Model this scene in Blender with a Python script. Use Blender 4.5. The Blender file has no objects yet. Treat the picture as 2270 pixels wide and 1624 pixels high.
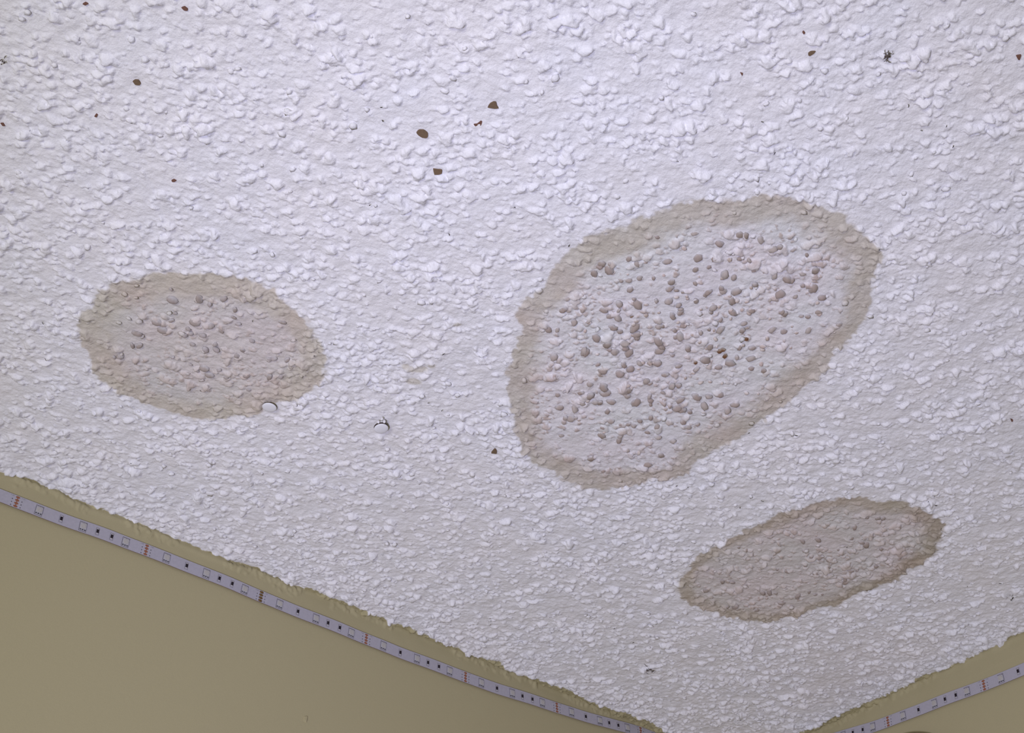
import bpy, math, random
import numpy as np
from mathutils import Vector, Matrix, Quaternion

random.seed(7)
rng = np.random.default_rng(11)
SC = bpy.context.scene
COL = SC.collection
CZ = 2.5                                   # ceiling height of the room (m)

# ----------------------------------------------------------------- camera
R_RIGHT = Vector((0.7878765429760918, -0.6156090068899527, 0.01661636734681951))
R_DOWN = Vector((0.42287460899545826, 0.521199728203822, -0.7413014962798464))
R_FWD = Vector((0.44769143178619863, 0.5910807000366084, 0.6709664581401513))
CAM = Vector((-0.90738442, -0.81456311, CZ - 0.56636456))
FPX = 2895.39
cam_data = bpy.data.cameras.new('camera')
cam_data.sensor_fit = 'HORIZONTAL'
cam_data.sensor_width = 36.0
cam_data.lens = FPX / 2270 * 36.0
cam_data.clip_start = 0.01
cam = bpy.data.objects.new('camera', cam_data)
COL.objects.link(cam)
cam.matrix_world = Matrix.Translation(CAM) @ Matrix((R_RIGHT, -R_DOWN, -R_FWD)).transposed().to_4x4()
SC.camera = cam

# ----------------------------------------------------------------- light and exposure
SC.view_settings.view_transform = 'Standard'
SC.view_settings.look = 'None'
SC.view_settings.gamma = 1.0
SC.view_settings.use_curve_mapping = False
SC.view_settings.exposure = -0.04

world = bpy.data.worlds.new('room_light')
SC.world = world
world.use_nodes = True
world.node_tree.nodes['Background'].inputs[0].default_value = (0.97, 0.94, 0.95, 1)
world.node_tree.nodes['Background'].inputs[1].default_value = 0.12


def aim(ob, target):
    d = (Vector(target) - ob.location).normalized()
    ob.rotation_euler = d.to_track_quat('-Z', 'Y').to_euler()


def area_light(name, loc, target, size, power, color):
    l = bpy.data.lights.new(name, 'AREA')
    l.shape = 'DISK'
    l.size = size
    l.energy = power
    l.color = color
    o = bpy.data.objects.new(name, l)
    COL.objects.link(o)
    o.location = loc
    aim(o, target)
    return o


# hand lamp below the phone (cool), and an unseen warm light set to brighten the left side
sl = bpy.data.lights.new('hand_lamp', 'SPOT')
sl.energy = 32.0
sl.color = (0.735, 0.725, 1.0)
sl.shadow_soft_size = 0.015
sl.spot_size = math.radians(74)
sl.spot_blend = 1.0
hand_lamp = bpy.data.objects.new('hand_lamp', sl)
COL.objects.link(hand_lamp)
hand_lamp.location = CAM + R_DOWN * 0.13 - R_RIGHT * 0.16 - R_FWD * 0.22
aim(hand_lamp, (-0.33, -0.24, CZ))
area_light('warm_side_light', Vector((-1.75, -1.15, CZ - 0.95)),
           (-0.7, -0.3, CZ), 0.5, 9.0, (1.0, 0.985, 0.79))


# ----------------------------------------------------------------- photo rays onto real planes
def ray(px, py):
    return (R_RIGHT * ((px - 1135) / FPX) + R_DOWN * ((py - 812) / FPX) + R_FWD)


def on_ceiling(px, py, z=0.0):
    d = ray(px, py)
    return CAM + d * ((CZ + z - CAM.z) / d.z)


def on_left(px, py):
    d = ray(px, py)
    return CAM + d * ((0 - CAM.y) / d.y)


def on_right(px, py):
    d = ray(px, py)
    return CAM + d * ((0 - CAM.x) / d.x)


# ----------------------------------------------------------------- materials
def new_mat(name):
    m = bpy.data.materials.new(name)
    m.use_nodes = True
    return m, m.node_tree, m.node_tree.nodes['Principled BSDF']


def plain(name, rgb, rough=0.7, metal=0.0, noise=0.0, scale=800.0, spec=0.3):
    m, nt, b = new_mat(name)
    b.inputs['Base Color'].default_value = (*rgb, 1)
    b.inputs['Roughness'].default_value = rough
    b.inputs['Metallic'].default_value = metal
    b.inputs['Specular IOR Level'].default_value = spec
    if noise > 0:
        tc = nt.nodes.new('ShaderNodeTexCoord')
        n = nt.nodes.new('ShaderNodeTexNoise')
        n.inputs['Scale'].default_value = scale
        n.inputs['Detail'].default_value = 3
        nt.links.new(tc.outputs['Object'], n.inputs['Vector'])
        hsv = nt.nodes.new('ShaderNodeHueSaturation')
        mr = nt.nodes.new('ShaderNodeMapRange')
        mr.inputs['From Min'].default_value = 0.25
        mr.inputs['From Max'].default_value = 0.75
        mr.inputs['To Min'].default_value = 1 - noise
        mr.inputs['To Max'].default_value = 1 + noise
        nt.links.new(n.outputs['Fac'], mr.inputs['Value'])
        nt.links.new(mr.outputs['Result'], hsv.inputs['Value'])
        hsv.inputs['Color'].default_value = (*rgb, 1)
        nt.links.new(hsv.outputs['Color'], b.inputs['Base Color'])
    return m


def attr_mat(name, rough, bump_scale, bump_dist, bump_strength, mottling, mott_scale, spec=0.2):
    """paint whose colour (stains, paint edge) is stored per vertex; fine grain by noise"""
    m, nt, b = new_mat(name)
    L = nt.links.new
    b.inputs['Roughness'].default_value = rough
    b.inputs['Specular IOR Level'].default_value = spec
    at = nt.nodes.new('ShaderNodeAttribute')
    at.attribute_name = 'paint'
    tc = nt.nodes.new('ShaderNodeTexCoord')
    n1 = nt.nodes.new('ShaderNodeTexNoise')
    n1.inputs['Scale'].default_value = mott_scale
    n1.inputs['Detail'].default_value = 2
    L(tc.outputs['Object'], n1.inputs['Vector'])
    mr = nt.nodes.new('ShaderNodeMapRange')
    mr.inputs['From Min'].default_value = 0.3
    mr.inputs['From Max'].default_value = 0.7
    mr.inputs['To Min'].default_value = 1 - mottling
    mr.inputs['To Max'].default_value = 1 + mottling
    L(n1.outputs['Fac'], mr.inputs['Value'])
    hsv = nt.nodes.new('ShaderNodeHueSaturation')
    L(mr.outputs['Result'], hsv.inputs['Value'])
    L(at.outputs['Color'], hsv.inputs['Color'])
    L(hsv.outputs['Color'], b.inputs['Base Color'])
    n2 = nt.nodes.new('ShaderNodeTexNoise')
    n2.inputs['Scale'].default_value = bump_scale
    n2.inputs['Detail'].default_value = 4
    n2.inputs['Roughness'].default_value = 0.6
    L(tc.outputs['Object'], n2.inputs['Vector'])
    bp = nt.nodes.new('ShaderNodeBump')
    bp.inputs['Strength'].default_value = bump_strength
    bp.inputs['Distance'].default_value = bump_dist
    L(n2.outputs['Fac'], bp.inputs['Height'])
    L(bp.outputs['Normal'], b.inputs['Normal'])
    return m


M_CEIL = attr_mat('popcorn_paint', 0.85, 560.0, 0.0011, 0.6, 0.035, 900.0)
M_WALL = attr_mat('khaki_wall_paint', 0.75, 420.0, 0.0003, 0.35, 0.03, 1500.0)
M_STRIP = plain('white_strip_coating', (0.40, 0.385, 0.45), 0.45, noise=0.05, scale=500)
M_EDGE = plain('strip_edge', (0.16, 0.10, 0.075), 0.6)
M_LED = plain('led_housing', (0.43, 0.42, 0.46), 0.4)
M_LENS = plain('led_lens', (0.43, 0.41, 0.395), 0.35, noise=0.12, scale=2500)
M_INK = plain('grey_print', (0.12, 0.11, 0.13), 0.7)
M_TERM = plain('solder_leads', (0.05, 0.05, 0.055), 0.4)
M_RES = plain('resistor_body', (0.012, 0.006, 0.012), 0.35)
M_RCAP = plain('resistor_caps', (0.5, 0.48, 0.5), 0.35)
M_COPPER = plain('copper_pad', (0.27, 0.105, 0.06), 0.5, metal=0.0, noise=0.3, scale=1500)
M_SOLDER = plain('tinned_joint', (0.17, 0.10, 0.035), 0.25, metal=0.3, noise=0.4, scale=1800)
M_BARE = plain('bare_board', (0.17, 0.115, 0.072), 0.9, noise=0.12, scale=900)
M_BARE_RED = plain('bare_board_reddish', (0.17, 0.085, 0.062), 0.9, noise=0.2, scale=900)
M_DUST = plain('grey_brown_dust', (0.11, 0.088, 0.08), 0.95, noise=0.5, scale=1500)
M_BLACK = plain('black_speck', (0.02, 0.014, 0.014), 0.95)
M_TACK = plain('white_tack', (0.78, 0.78, 0.84), 0.4)
M_TACK_SHADE = plain('tack_rim_shade', (0.045, 0.028, 0.022), 0.8)
M_PIN = plain('steel_pin', (0.45, 0.45, 0.46), 0.35, metal=0.9)
M_WOOD = plain('orange_brown_wood', (0.33, 0.14, 0.05), 0.45, noise=0.25, scale=300)
M_WOODRIM = plain('olive_brown_rim', (0.24, 0.18, 0.09), 0.5, noise=0.2, scale=300)


# ----------------------------------------------------------------- object helpers
def link(name, me, mats=(), parent=None):
    o = bpy.data.objects.new(name, me)
    COL.objects.link(o)
    for m in mats:
        if me is not None and m.name not in [x.name for x in me.materials if x]:
            me.materials.append(m)
    if parent is not None:
        o.parent = parent
    return o


def tag(o, label=None, cat=None, group=None, kind=None):
    if label:
        o['label'] = label
    if cat:
        o['category'] = cat
    if group:
        o['group'] = group
    if kind:
        o['kind'] = kind
    return o


def grid_mesh(name, co, nu, nv, mask=None, col=None, flip=False):
    """co: (nu*nv,3) points of a regular lattice -> quad mesh"""
    idx = np.arange(nu * nv).reshape(nu, nv)
    a, b, c, d = idx[:-1, :-1], idx[1:, :-1], idx[1:, 1:], idx[:-1, 1:]
    q = np.stack([a, b, c, d], -1).reshape(-1, 4)
    if mask is not None:
        q = q[mask.reshape(-1)]
    if flip:
        q = q[:, ::-1]
    used = np.unique(q)
    remap = np.full(nu * nv, -1, dtype=np.int64)
    remap[used] = np.arange(len(used))
    q = remap[q]
    co = co[used]
    me = bpy.data.meshes.new(name)
    me.vertices.add(len(co))
    me.vertices.foreach_set('co', co.astype(np.float32).ravel())
    me.loops.add(q.size)
    me.loops.foreach_set('vertex_index', q.astype(np.int32).ravel())
    me.polygons.add(len(q))
    me.polygons.foreach_set('loop_start', np.arange(0, q.size, 4, dtype=np.int32))
    me.polygons.foreach_set('loop_total', np.full(len(q), 4, dtype=np.int32))
    me.update()
    me.polygons.foreach_set('use_smooth', np.ones(len(q), dtype=bool))
    if col is not None:
        at = me.attributes.new('paint', 'FLOAT_COLOR', 'POINT')
        c4 = np.ones((len(used), 4), dtype=np.float32)
        c4[:, :3] = col[used]
        at.data.foreach_set('color', c4.ravel())
    me.validate()
    return me


class MB:
    """collects boxes / prisms / tubes with material slots into one mesh"""
    def __init__(s):
        s.v, s.f, s.m, s.sm = [], [], [], []

    def add(s, vs, fs, mi=0, smooth=False):
        o = len(s.v)
        s.v += [tuple(v) for v in vs]
        s.f += [tuple(o + i for i in f) for f in fs]
        s.m += [mi] * len(fs)
        s.sm += [smooth] * len(fs)

    def box(s, x0, x1, y0, y1, z0, z1, mi=0):
        vs = [(x, y, z) for z in (z0, z1) for y in (y0, y1) for x in (x0, x1)]
        fs = [(0, 2, 3, 1), (4, 5, 7, 6), (0, 1, 5, 4), (2, 6, 7, 3), (0, 4, 6, 2), (1, 3, 7, 5)]
        s.add(vs, fs, mi)

    def prism(s, pts, z0, z1, mi=0, scale_top=1.0, smooth=False):
        n = len(pts)
        cx = sum(p[0] for p in pts) / n
        cy = sum(p[1] for p in pts) / n
        vs = [(x, y, z0) for x, y in pts] + [(cx + (x - cx) * scale_top, cy + (y - cy) * scale_top, z1) for x, y in pts]
        fs = [tuple(range(n))[::-1], tuple(range(n, 2 * n))] + [(i, (i + 1) % n, n + (i + 1) % n, n + i) for i in range(n)]
        s.add(vs, fs, mi, smooth)

    def lathe(s, prof, n=28, mi=0, close=True):
        vs, fs = [], []
        for r, z in prof:
            for k in range(n):
                a = 2 * math.pi * k / n
                vs.append((r * math.cos(a), r * math.sin(a), z))
        for i in range(len(prof) - 1):
            for k in range(n):
                fs.append((i * n + k, i * n + (k + 1) % n, (i + 1) * n + (k + 1) % n, (i + 1) * n + k))
        s.add(vs, fs, mi, True)
        if close:
            s.add([vs[k] for k in range(n)], [tuple(range(n))[::-1]], mi)
            s.add([vs[(len(prof) - 1) * n + k] for k in range(n)], [tuple(range(n))], mi)

    def tube(s, pts, r, n=5, mi=0):
        vs, fs = [], []
        for i, p in enumerate(pts):
            p = Vector(p)
            t = (Vector(pts[min(i + 1, len(pts) - 1)]) - Vector(pts[max(i - 1, 0)])).normalized()
            a = t.orthogonal().normalized()
            b = t.cross(a)
            rr = r * (0.4 if i in (0, len(pts) - 1) else 1)
            for k in range(n):
                an = 2 * math.pi * k / n
                vs.append(p + a * rr * math.cos(an) + b * rr * math.sin(an))
        for i in range(len(pts) - 1):
            for k in range(n):
                fs.append((i * n + k, i * n + (k + 1) % n, (i + 1) * n + (k + 1) % n, (i + 1) * n + k))
        s.add(vs, fs, mi, True)

    def mesh(s, name, mats):
        me = bpy.data.meshes.new(name)
        me.from_pydata(s.v, [], s.f)
        for m in mats:
            me.materials.append(m)
        me.polygons.foreach_set('material_index', s.m)
        me.polygons.foreach_set('use_smooth', s.sm)
        me.update()
        return me


# ----------------------------------------------------------------- noise on points
def vnoise(x, y, scale, seed):
    x = x / scale
    y = y / scale
    xi = np.floor(x).astype(np.int64)
    yi = np.floor(y).astype(np.int64)
    fx = x - xi
    fy = y - yi
    fx = fx * fx * (3 - 2 * fx)
    fy = fy * fy * (3 - 2 * fy)

    def h(a, b):
        n = (a * 374761393 + b * 668265263 + seed * 982451653) & 0xffffffff
        n = ((n ^ (n >> 13)) * 1274126177) & 0xffffffff
        n = ((n ^ (n >> 16)) * 2246822519) & 0xffffffff
        return ((n ^ (n >> 15)) & 0xffff) / 32767.5 - 1.0
    a = h(xi, yi)
    b = h(xi + 1, yi)
    c = h(xi, yi + 1)
    d = h(xi + 1, yi + 1)
    return (a * (1 - fx) + b * fx) * (1 - fy) + (c * (1 - fx) + d * fx) * fy


def sstep(a, b, x):
    t = np.clip((x - a) / (b - a), 0, 1)
    return t * t * (3 - 2 * t)


# ----------------------------------------------------------------- stains (outlines on the ceiling plane)
STAIN_PX = {
    'A': [(176, 718), (208, 668), (240, 639), (277, 623), (335, 604), (388, 602), (467, 610), (520, 615), (573, 631), (639, 668), (681, 710), (713, 766), (721, 808), (705, 850), (665, 887), (586, 919), (494, 932), (428, 932), (375, 922), (309, 898), (256, 869), (208, 826), (190, 787), (174, 750)],
    'B': [(1125, 819), (1142, 734), (1164, 671), (1219, 624), (1227, 590), (1266, 556), (1304, 530), (1355, 513), (1419, 484), (1504, 458), (1567, 443), (1631, 450), (1695, 435), (1759, 437), (1822, 458), (1886, 479), (1929, 530), (1950, 569), (1943, 632), (1933, 683), (1907, 734), (1878, 773), (1822, 824), (1780, 870), (1737, 900), (1686, 938), (1631, 985), (1567, 1015), (1525, 1049), (1461, 1066), (1397, 1083), (1334, 1091), (1283, 1079), (1240, 1057), (1185, 1032), (1151, 1002), (1134, 955), (1125, 887)],
    'C': [(1505, 1314), (1511, 1289), (1531, 1260), (1556, 1232), (1593, 1210), (1638, 1184), (1677, 1162), (1720, 1142), (1762, 1128), (1818, 1119), (1861, 1105), (1903, 1101), (1945, 1111), (1987, 1108), (2038, 1119), (2072, 1139), (2095, 1167), (2097, 1193), (2075, 1227), (2044, 1249), (2002, 1283), (1959, 1297), (1903, 1320), (1861, 1342), (1818, 1353), (1784, 1368), (1734, 1376), (1677, 1380), (1621, 1373), (1579, 1365), (1550, 1351), (1519, 1334)],
}
STAIN = {k: np.array([on_ceiling(*p)[:2] for p in v]) for k, v in STAIN_PX.items()}


def sdist(P, poly):
    """signed distance, positive inside"""
    x, y = P[:, 0], P[:, 1]
    d = np.full(len(P), 1e9)
    ins = np.zeros(len(P), bool)
    n = len(poly)
    for i in range(n):
        x0, y0 = poly[i]
        x1, y1 = poly[(i + 1) % n]
        ex, ey = x1 - x0, y1 - y0
        t = np.clip(((x - x0) * ex + (y - y0) * ey) / (ex * ex + ey * ey), 0, 1)
        dx, dy = x - x0 - t * ex, y - y0 - t * ey
        d = np.minimum(d, dx * dx + dy * dy)
        c = ((y0 > y) != (y1 > y))
        if abs(ey) > 1e-12:
            ins ^= c & (x < x0 + (y - y0) * ex / ey)
    d = np.sqrt(d)
    return np.where(ins, d, -d)


WHITE = np.array([0.80, 0.79, 0.83])
# ring colour, interior colour, granule tip colour per stain (multipliers of the paint)
STAIN_COL = {
    'A': ((0.70, 0.64, 0.53), (0.79, 0.75, 0.70), (0.66, 0.56, 0.48), 0.010, 0.026),
    'B': ((0.67, 0.61, 0.51), (0.90, 0.89, 0.875), (0.60, 0.50, 0.43), 0.011, 0.026),
    'C': ((0.58, 0.51, 0.40), (0.79, 0.75, 0.70), (0.60, 0.50, 0.42), 0.006, 0.020),
}
SMALL = [(925, 823, 24, 9), (915, 850, 20, 9), (898, 815, 9, 5), (1013, 723, 12, 7), (958, 815, 9, 6), (1620, 880, 0, 0)]


def stain_colour(P, tip):
    """albedo of the ceiling at points P (n,2); tip = 0..1 how far down a granule hangs"""
    x, y = P[:, 0], P[:, 1]
    col = np.tile(WHITE, (len(P), 1))
    # faint aging blotches
    bl = vnoise(x, y, 0.05, 91) * 0.5 + vnoise(x, y, 0.016, 92) * 0.5
    col[:, 0] *= 1 + 0.012 * bl
    col[:, 2] *= 1 - 0.018 * bl
    wob = 0.0022 * vnoise(x, y, 0.006, 21) + 0.0016 * vnoise(x, y, 0.0025, 22) + 0.003 * vnoise(x, y, 0.02, 23)
    for k, poly in STAIN.items():
        lo, hi = poly.min(0) - 0.02, poly.max(0) + 0.02
        sel = np.where((x > lo[0]) & (x < hi[0]) & (y > lo[1]) & (y < hi[1]))[0]
        if not len(sel):
            continue
        ring, inner, tipc, r0, r1 = STAIN_COL[k]
        d = sdist(P[sel], poly) + wob[sel]
        inside = sstep(-0.0003, 0.0022, d)
        wide = 1 + 0.35 * vnoise(x[sel], y[sel], 0.03, 41)
        rg = 1 - sstep(r0 * wide, r1 * wide, d)
        rg = rg * (0.88 + 0.12 * vnoise(x[sel], y[sel], 0.008, 42))
        mul = np.array(inner) * (1 - rg[:, None]) + np.array(ring) * rg[:, None]
        if k == 'C':
            cen = poly.mean(0)
            far_ = (P[sel] - cen) @ np.array([0.93, -0.36]) / 0.10
            rg2 = sstep(0.1, 0.8, far_) * rg
            mul = mul * (1 - 0.16 * rg2[:, None] * np.array([0.9, 1.0, 1.25]))
        tp = (sstep(0.30, 0.85, tip[sel]) * sstep(0.004, 0.02, d) * (0.55 + 0.45 * vnoise(x[sel], y[sel], 0.012, 43)))[:, None]
        mul = mul * (1 - tp) + np.array(tipc) * tp
        # greenish / pinkish blotches of the stain
        g = vnoise(x[sel], y[sel], 0.022, 44)
        mul[:, 0] *= 1 + 0.018 * g
        mul[:, 1] *= 1 - 0.012 * g
        mul = 1 - (1 - mul) * inside[:, None]
        col[sel] *= mul
    for px, py, rx, ry in SMALL:
        if rx == 0:
            continue
        c = on_ceiling(px, py)
        a = on_ceiling(px + rx, py) - c
        b = on_ceiling(px, py + ry) - c
        dx, dy = x - c.x, y - c.y
        det = a.x * b.y - a.y * b.x
        u = (dx * b.y - dy * b.x) / det
        v = (a.x * dy - a.y * dx) / det
        near = np.abs(u) + np.abs(v) < 4
        w = (1 - sstep(0.75, 1.15, np.sqrt(u * u + v * v) + 80 * wob)) * near
        col *= 1 - (1 - np.array([0.80, 0.77, 0.68])) * w[:, None]
    return col


# ----------------------------------------------------------------- paint edge between ceiling and walls
CL_PX = [(-60, 1030), (0, 1053.8), (40, 1060), (90, 1080), (120, 1086), (153, 1108), (200, 1128), (264, 1149), (300, 1164), (340, 1178), (404, 1207), (440, 1222), (478, 1237), (515, 1253), (568, 1262.6), (600, 1280), (625, 1291), (644, 1304.4), (680, 1306), (727, 1325.6), (770, 1340), (800, 1354), (862, 1382.4), (900, 1390), (949, 1417), (1000, 1437), (1045, 1455), (1100, 1469.6), (1119, 1487.6), (1160, 1500), (1210, 1514), (1268.7, 1540), (1310, 1560), (1409.7, 1591), (1467, 1619.7)]
CR_PX = [(1778.8, 1622.5), (1820, 1604), (1864.7, 1585), (1905, 1567), (1955, 1545.4), (1990, 1530), (2034.3, 1512.3), (2037, 1502), (2090, 1488), (2140, 1463.9), (2165, 1452), (2200, 1436), (2230.4, 1428.6), (2236, 1418), (2270, 1404.4), (2320, 1384)]
EL = np.array([on_left(*p)[:] for p in CL_PX])      # points of the edge pushed onto the wall plane
ER = np.array([on_right(*p)[:] for p in CR_PX])


def edge_left(x):
    return np.interp(x, EL[:, 0], EL[:, 2] - CZ)


def edge_right(y):
    o = np.argsort(ER[:, 1])
    return np.interp(y, ER[o, 1], ER[o, 2] - CZ)


# ----------------------------------------------------------------- popcorn granules
X0, X1, Y0, Y1 = -1.6, 0.004, -1.4, 0.004


def footprint(P, grow):
    """is the point of the ceiling inside the part looked at closely (finely meshed)"""
    fp = np.array([on_ceiling(*p)[:2] for p in ((0, 0), (2270, 0), (2270, 1440), (1644, 1700), (0, 1110))])
    fp[2:] = np.clip(fp[2:], None, 0.004)
    fp = np.array([fp[0], fp[1], [0.004, fp[2][1]], [0.004, 0.004], [fp[4][0], 0.004]])
    return sdist(P, fp) > -grow


PATCH_PX = [  # bare spots: px, py, outline offsets in px, material
    (303, 183, [(-9, -3), (-4, -6), (4, -5), (9, 2), (6, 6), (-3, 5)], 0),
    (410, 20, [(-8, -3), (-1, -5), (6, 0), (5, 4), (-2, 3)], 1),
    (1094, 234, [(-13, 4), (-8, -4), (0, -8), (6, -6), (7, 0), (11, 6), (2, 7)], 2),
    (1060, 274, [(-10, 1), (-2, -1), (6, -7), (9, -5), (7, 3), (2, 6), (-6, 6)], 1),
    (936, 297, [(-13, -3), (-6, -9), (3, -9), (12, -2), (12, 6), (9, 9), (0, 8), (-8, 3)], 0),
    (970, 381, [(-10, -7), (2, -5), (10, -4), (9, 4), (2, 6), (-7, 6)], 0),
    (1096, 1000, [(-7, 4), (-3, -1), (1, -5), (5, -2), (5, 5), (0, 5)], 0),
    (385, 400, [(-5, 0), (0, -3), (6, 0), (2, 3), (-3, 3)], 1),
    (1800, 119, [(-8, -1), (-3, -4), (8, -5), (4, 0), (-4, 5), (-8, 4)], 2),
    (1782, 73, [(-3, 0), (0, -3), (3, 0), (0, 3)], 1),
    (189, 9, [(-6, 0), (0, -3), (6, 0), (0, 3)], 1),
    (213, 256, [(-4, 2), (0, -4), (4, -2), (1, 4)], 1),
    (6, 276, [(-5, -3), (1, -3), (5, 3), (0, 3)], 1),
    (1644, 164, [(-3, -3), (3, -1), (1, 4)], 1),
    (2259, 128, [(-6, -3), (5, -5), (1, 5), (-2, 4)], 1),
    (2243, 932, [(-3, -3), (3, 0), (0, 3)], 1),
]


def granule_set(n, lx0, lx1, ly0, ly1, seed):
    r = np.random.default_rng(seed)
    P = np.c_[r.uniform(lx0, lx1, n), r.uniform(ly0, ly1, n)]
    den = 0.5 + 0.36 * vnoise(P[:, 0], P[:, 1], 0.028, 5) + 0.34 * vnoise(P[:, 0], P[:, 1], 0.011, 6)
    # a denser bead of texture along both walls
    dw = np.minimum(-P[:, 0], -P[:, 1])
    den = den + 0.5 * np.exp(-(dw / 0.03) ** 2)
    for k, poly in STAIN.items():
        d = sdist(P, poly)
        den = np.where(d > 0.012, den - 0.16, den)
    keep = r.uniform(0, 1, n) < np.clip(den, 0.06, 1)
    for px, py, pts, _ in PATCH_PX:
        c = on_ceiling(px, py)
        rad = 0.0035 + 0.0006 * max(abs(q[0]) for q in pts) * 0.35
        keep &= np.hypot(P[:, 0] - c.x, P[:, 1] - c.y) > rad
    for px, py in ((597, 903), (845, 950)):
        c = on_ceiling(px, py)
        keep &= np.hypot(P[:, 0] - c.x, P[:, 1] - c.y) > 0.0062
    P = P[keep]
    m = len(P)
    a = np.clip(np.exp(r.normal(math.log(0.00158), 0.42, m)), 0.0008, 0.0040)
    return dict(P=P, a=a, asp=r.uniform(0.45, 0.95, m), th=r.normal(2.49, 0.8, m),
                h=a * r.uniform(0.36, 0.88, m), p=r.uniform(0, 6.28, (m, 3)), e=r.uniform(0.08, 0.24, (m, 2)),
                n=r.uniform(2.6, 6.0, m), tilt=r.uniform(-0.35, 0.35, (m, 2)))


def rasterise(G, H, T, ox, oy, ux, uy, res, scale_h=1.0):
    """press the granules into height field H; lattice point (i,j) = o + i*res*U + j*res*V, V = perp(U)"""
    nu, nv = H.shape
    P = G['P']
    dx, dy = P[:, 0] - ox, P[:, 1] - oy
    pu = (dx * ux + dy * uy) / res
    pv = (-dx * uy + dy * ux) / res
    ang0 = math.atan2(uy, ux)
    for k in range(len(P)):
        a = G['a'][k]
        w = int(a * 1.45 / res) + 1
        ci, cj = int(pu[k]), int(pv[k])
        i0, i1 = max(ci - w, 0), min(ci + w + 2, nu)
        j0, j1 = max(cj - w, 0), min(cj + w + 2, nv)
        if i1 <= i0 or j1 <= j0:
            continue
        uu = (np.arange(i0, i1) - pu[k])[:, None] * res
        vv = (np.arange(j0, j1) - pv[k])[None, :] * res
        th = G['th'][k] - ang0
        c, s = math.cos(th), math.sin(th)
        x = uu * c + vv * s
        y = (-uu * s + vv * c) / G['asp'][k]
        an = np.arctan2(y, x)
        e = G['e'][k]
        pp = G['p'][k]
        rr = np.sqrt(x * x + y * y) / (a * (1 + e[0] * np.cos(2 * an + pp[0]) + e[1] * np.cos(3 * an + pp[1]) + 0.07 * np.cos(5 * an + pp[2])))
        q = np.clip(1 - rr ** G['n'][k], 0, 1)
        t = q ** 0.5
        tl = 1 + (G['tilt'][k][0] * x + G['tilt'][k][1] * y) / a
        h = G['h'][k] * t * tl * scale_h
        Hs = H[i0:i1, j0:j1]
        Ts = T[i0:i1, j0:j1]
        base = Hs * 0.35
        new = np.where(t > 0, h + base, 0)
        up = new > Hs
        Ts[up] = t[up]
        Hs[up] = new[up]


def relief(x, y):
    return (0.00042 * vnoise(x, y, 0.012, 1) + 0.00034 * vnoise(x, y, 0.0046, 2) + 0.00027 * vnoise(x, y, 0.0024, 3) + 0.00010 * vnoise(x, y, 0.0014, 7)
            + 0.0008 * vnoise(x, y, 0.09, 4))


def ceiling_surface(ox, oy, ux, uy, nu, nv, res, G):
    H = np.zeros((nu, nv))
    T = np.zeros((nu, nv))
    small = dict(G)
    rasterise(G, H, T, ox, oy, ux, uy, res)
    I, J = np.meshgrid(np.arange(nu), np.arange(nv), indexing='ij')
    x = (ox + (I * ux - J * uy) * res).ravel()
    y = (oy + (I * uy + J * ux) * res).ravel()
    h = H.ravel() + relief(x, y)
    P = np.c_[x, y]
    # bead of texture hanging lower beside the walls, following the traced edge
    zl, zr = edge_left(x), edge_right(y)
    dl, dr = np.maximum(-y, 0), np.maximum(-x, 0)
    dropl = np.clip(-zl - 0.0015, 0, 0.02) * np.exp(-(dl / 0.011) ** 2)
    dropr = np.clip(-zr - 0.0015, 0, 0.02) * np.exp(-(dr / 0.011) ** 2)
    z = CZ + 0.0015 - h - np.maximum(dropl, dropr)
    col = stain_colour(P, T.ravel())
    # wall paint brushed onto the edge of the ceiling
    KH = np.array([0.405, 0.362, 0.212])
    # where the traced edge lies above the calibrated plane the paint reaches out onto the ceiling
    outl = np.clip(zl + 0.0008, 0, 0.01) * 1.35 + 0.0004
    outr = np.clip(zr + 0.0008, 0, 0.01) * 1.35 + 0.0004
    nz = 0.0015 * vnoise(x, y, 0.005, 61) + 0.0011 * vnoise(x, y, 0.002, 62)
    k = np.maximum(sstep(0.0004, -0.0004, dl - outl + nz), sstep(0.0004, -0.0004, dr - outr + nz))[:, None]
    col = col * (1 - k) + KH * k
    return np.c_[x, y, z], col, P


# fine lattice turned along the view azimuth, only where the photograph looks closely
RES = 0.00078
az = Vector((R_FWD.x, R_FWD.y)).normalized()
ux, uy = az.x, az.y
fpc = np.array([on_ceiling(*p)[:2] for p in ((0, 0), (2270, 0))] + [np.array([0.004, 0.004]), np.array([0.004, -0.45]), np.array([-0.86, 0.004])])
U = fpc[:, 0] * ux + fpc[:, 1] * uy
V = -fpc[:, 0] * uy + fpc[:, 1] * ux
u0, u1, v0, v1 = U.min() - 0.03, U.max() + 0.002, V.min() - 0.03, V.max() + 0.03
nu, nv = int((u1 - u0) / RES) + 1, int((v1 - v0) / RES) + 1
ox, oy = u0 * ux - v0 * uy, u0 * uy + v0 * ux
G = granule_set(92000, -1.15, 0.003, -1.0, 0.003, 3)
# fine crumbs between the granules
G2 = granule_set(80000, -1.15, 0.003, -1.0, 0.003, 4)
G2['a'] = np.clip(G2['a'] * 0.45, 0.0006, 0.0014)
G2['h'] = G2['a'] * 0.5
for k in G:
    G[k] = np.concatenate([G2[k], G[k]])
co, col, P = ceiling_surface(ox, oy, ux, uy, nu, nv, RES, G)
inside = (P[:, 0] < 0.0035) & (P[:, 1] < 0.0035) & footprint(P, 0.03)
I = inside.reshape(nu, nv)
cell = I[:-1, :-1] & I[1:, :-1] & I[1:, 1:] & I[:-1, 1:]
me = grid_mesh('ceiling', co, nu, nv, cell, col, flip=True)
ceiling = link('ceiling', me, (M_CEIL,))
tag(ceiling, 'white popcorn textured ceiling with three brown ringed water stains', 'ceiling', kind='structure')

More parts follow.
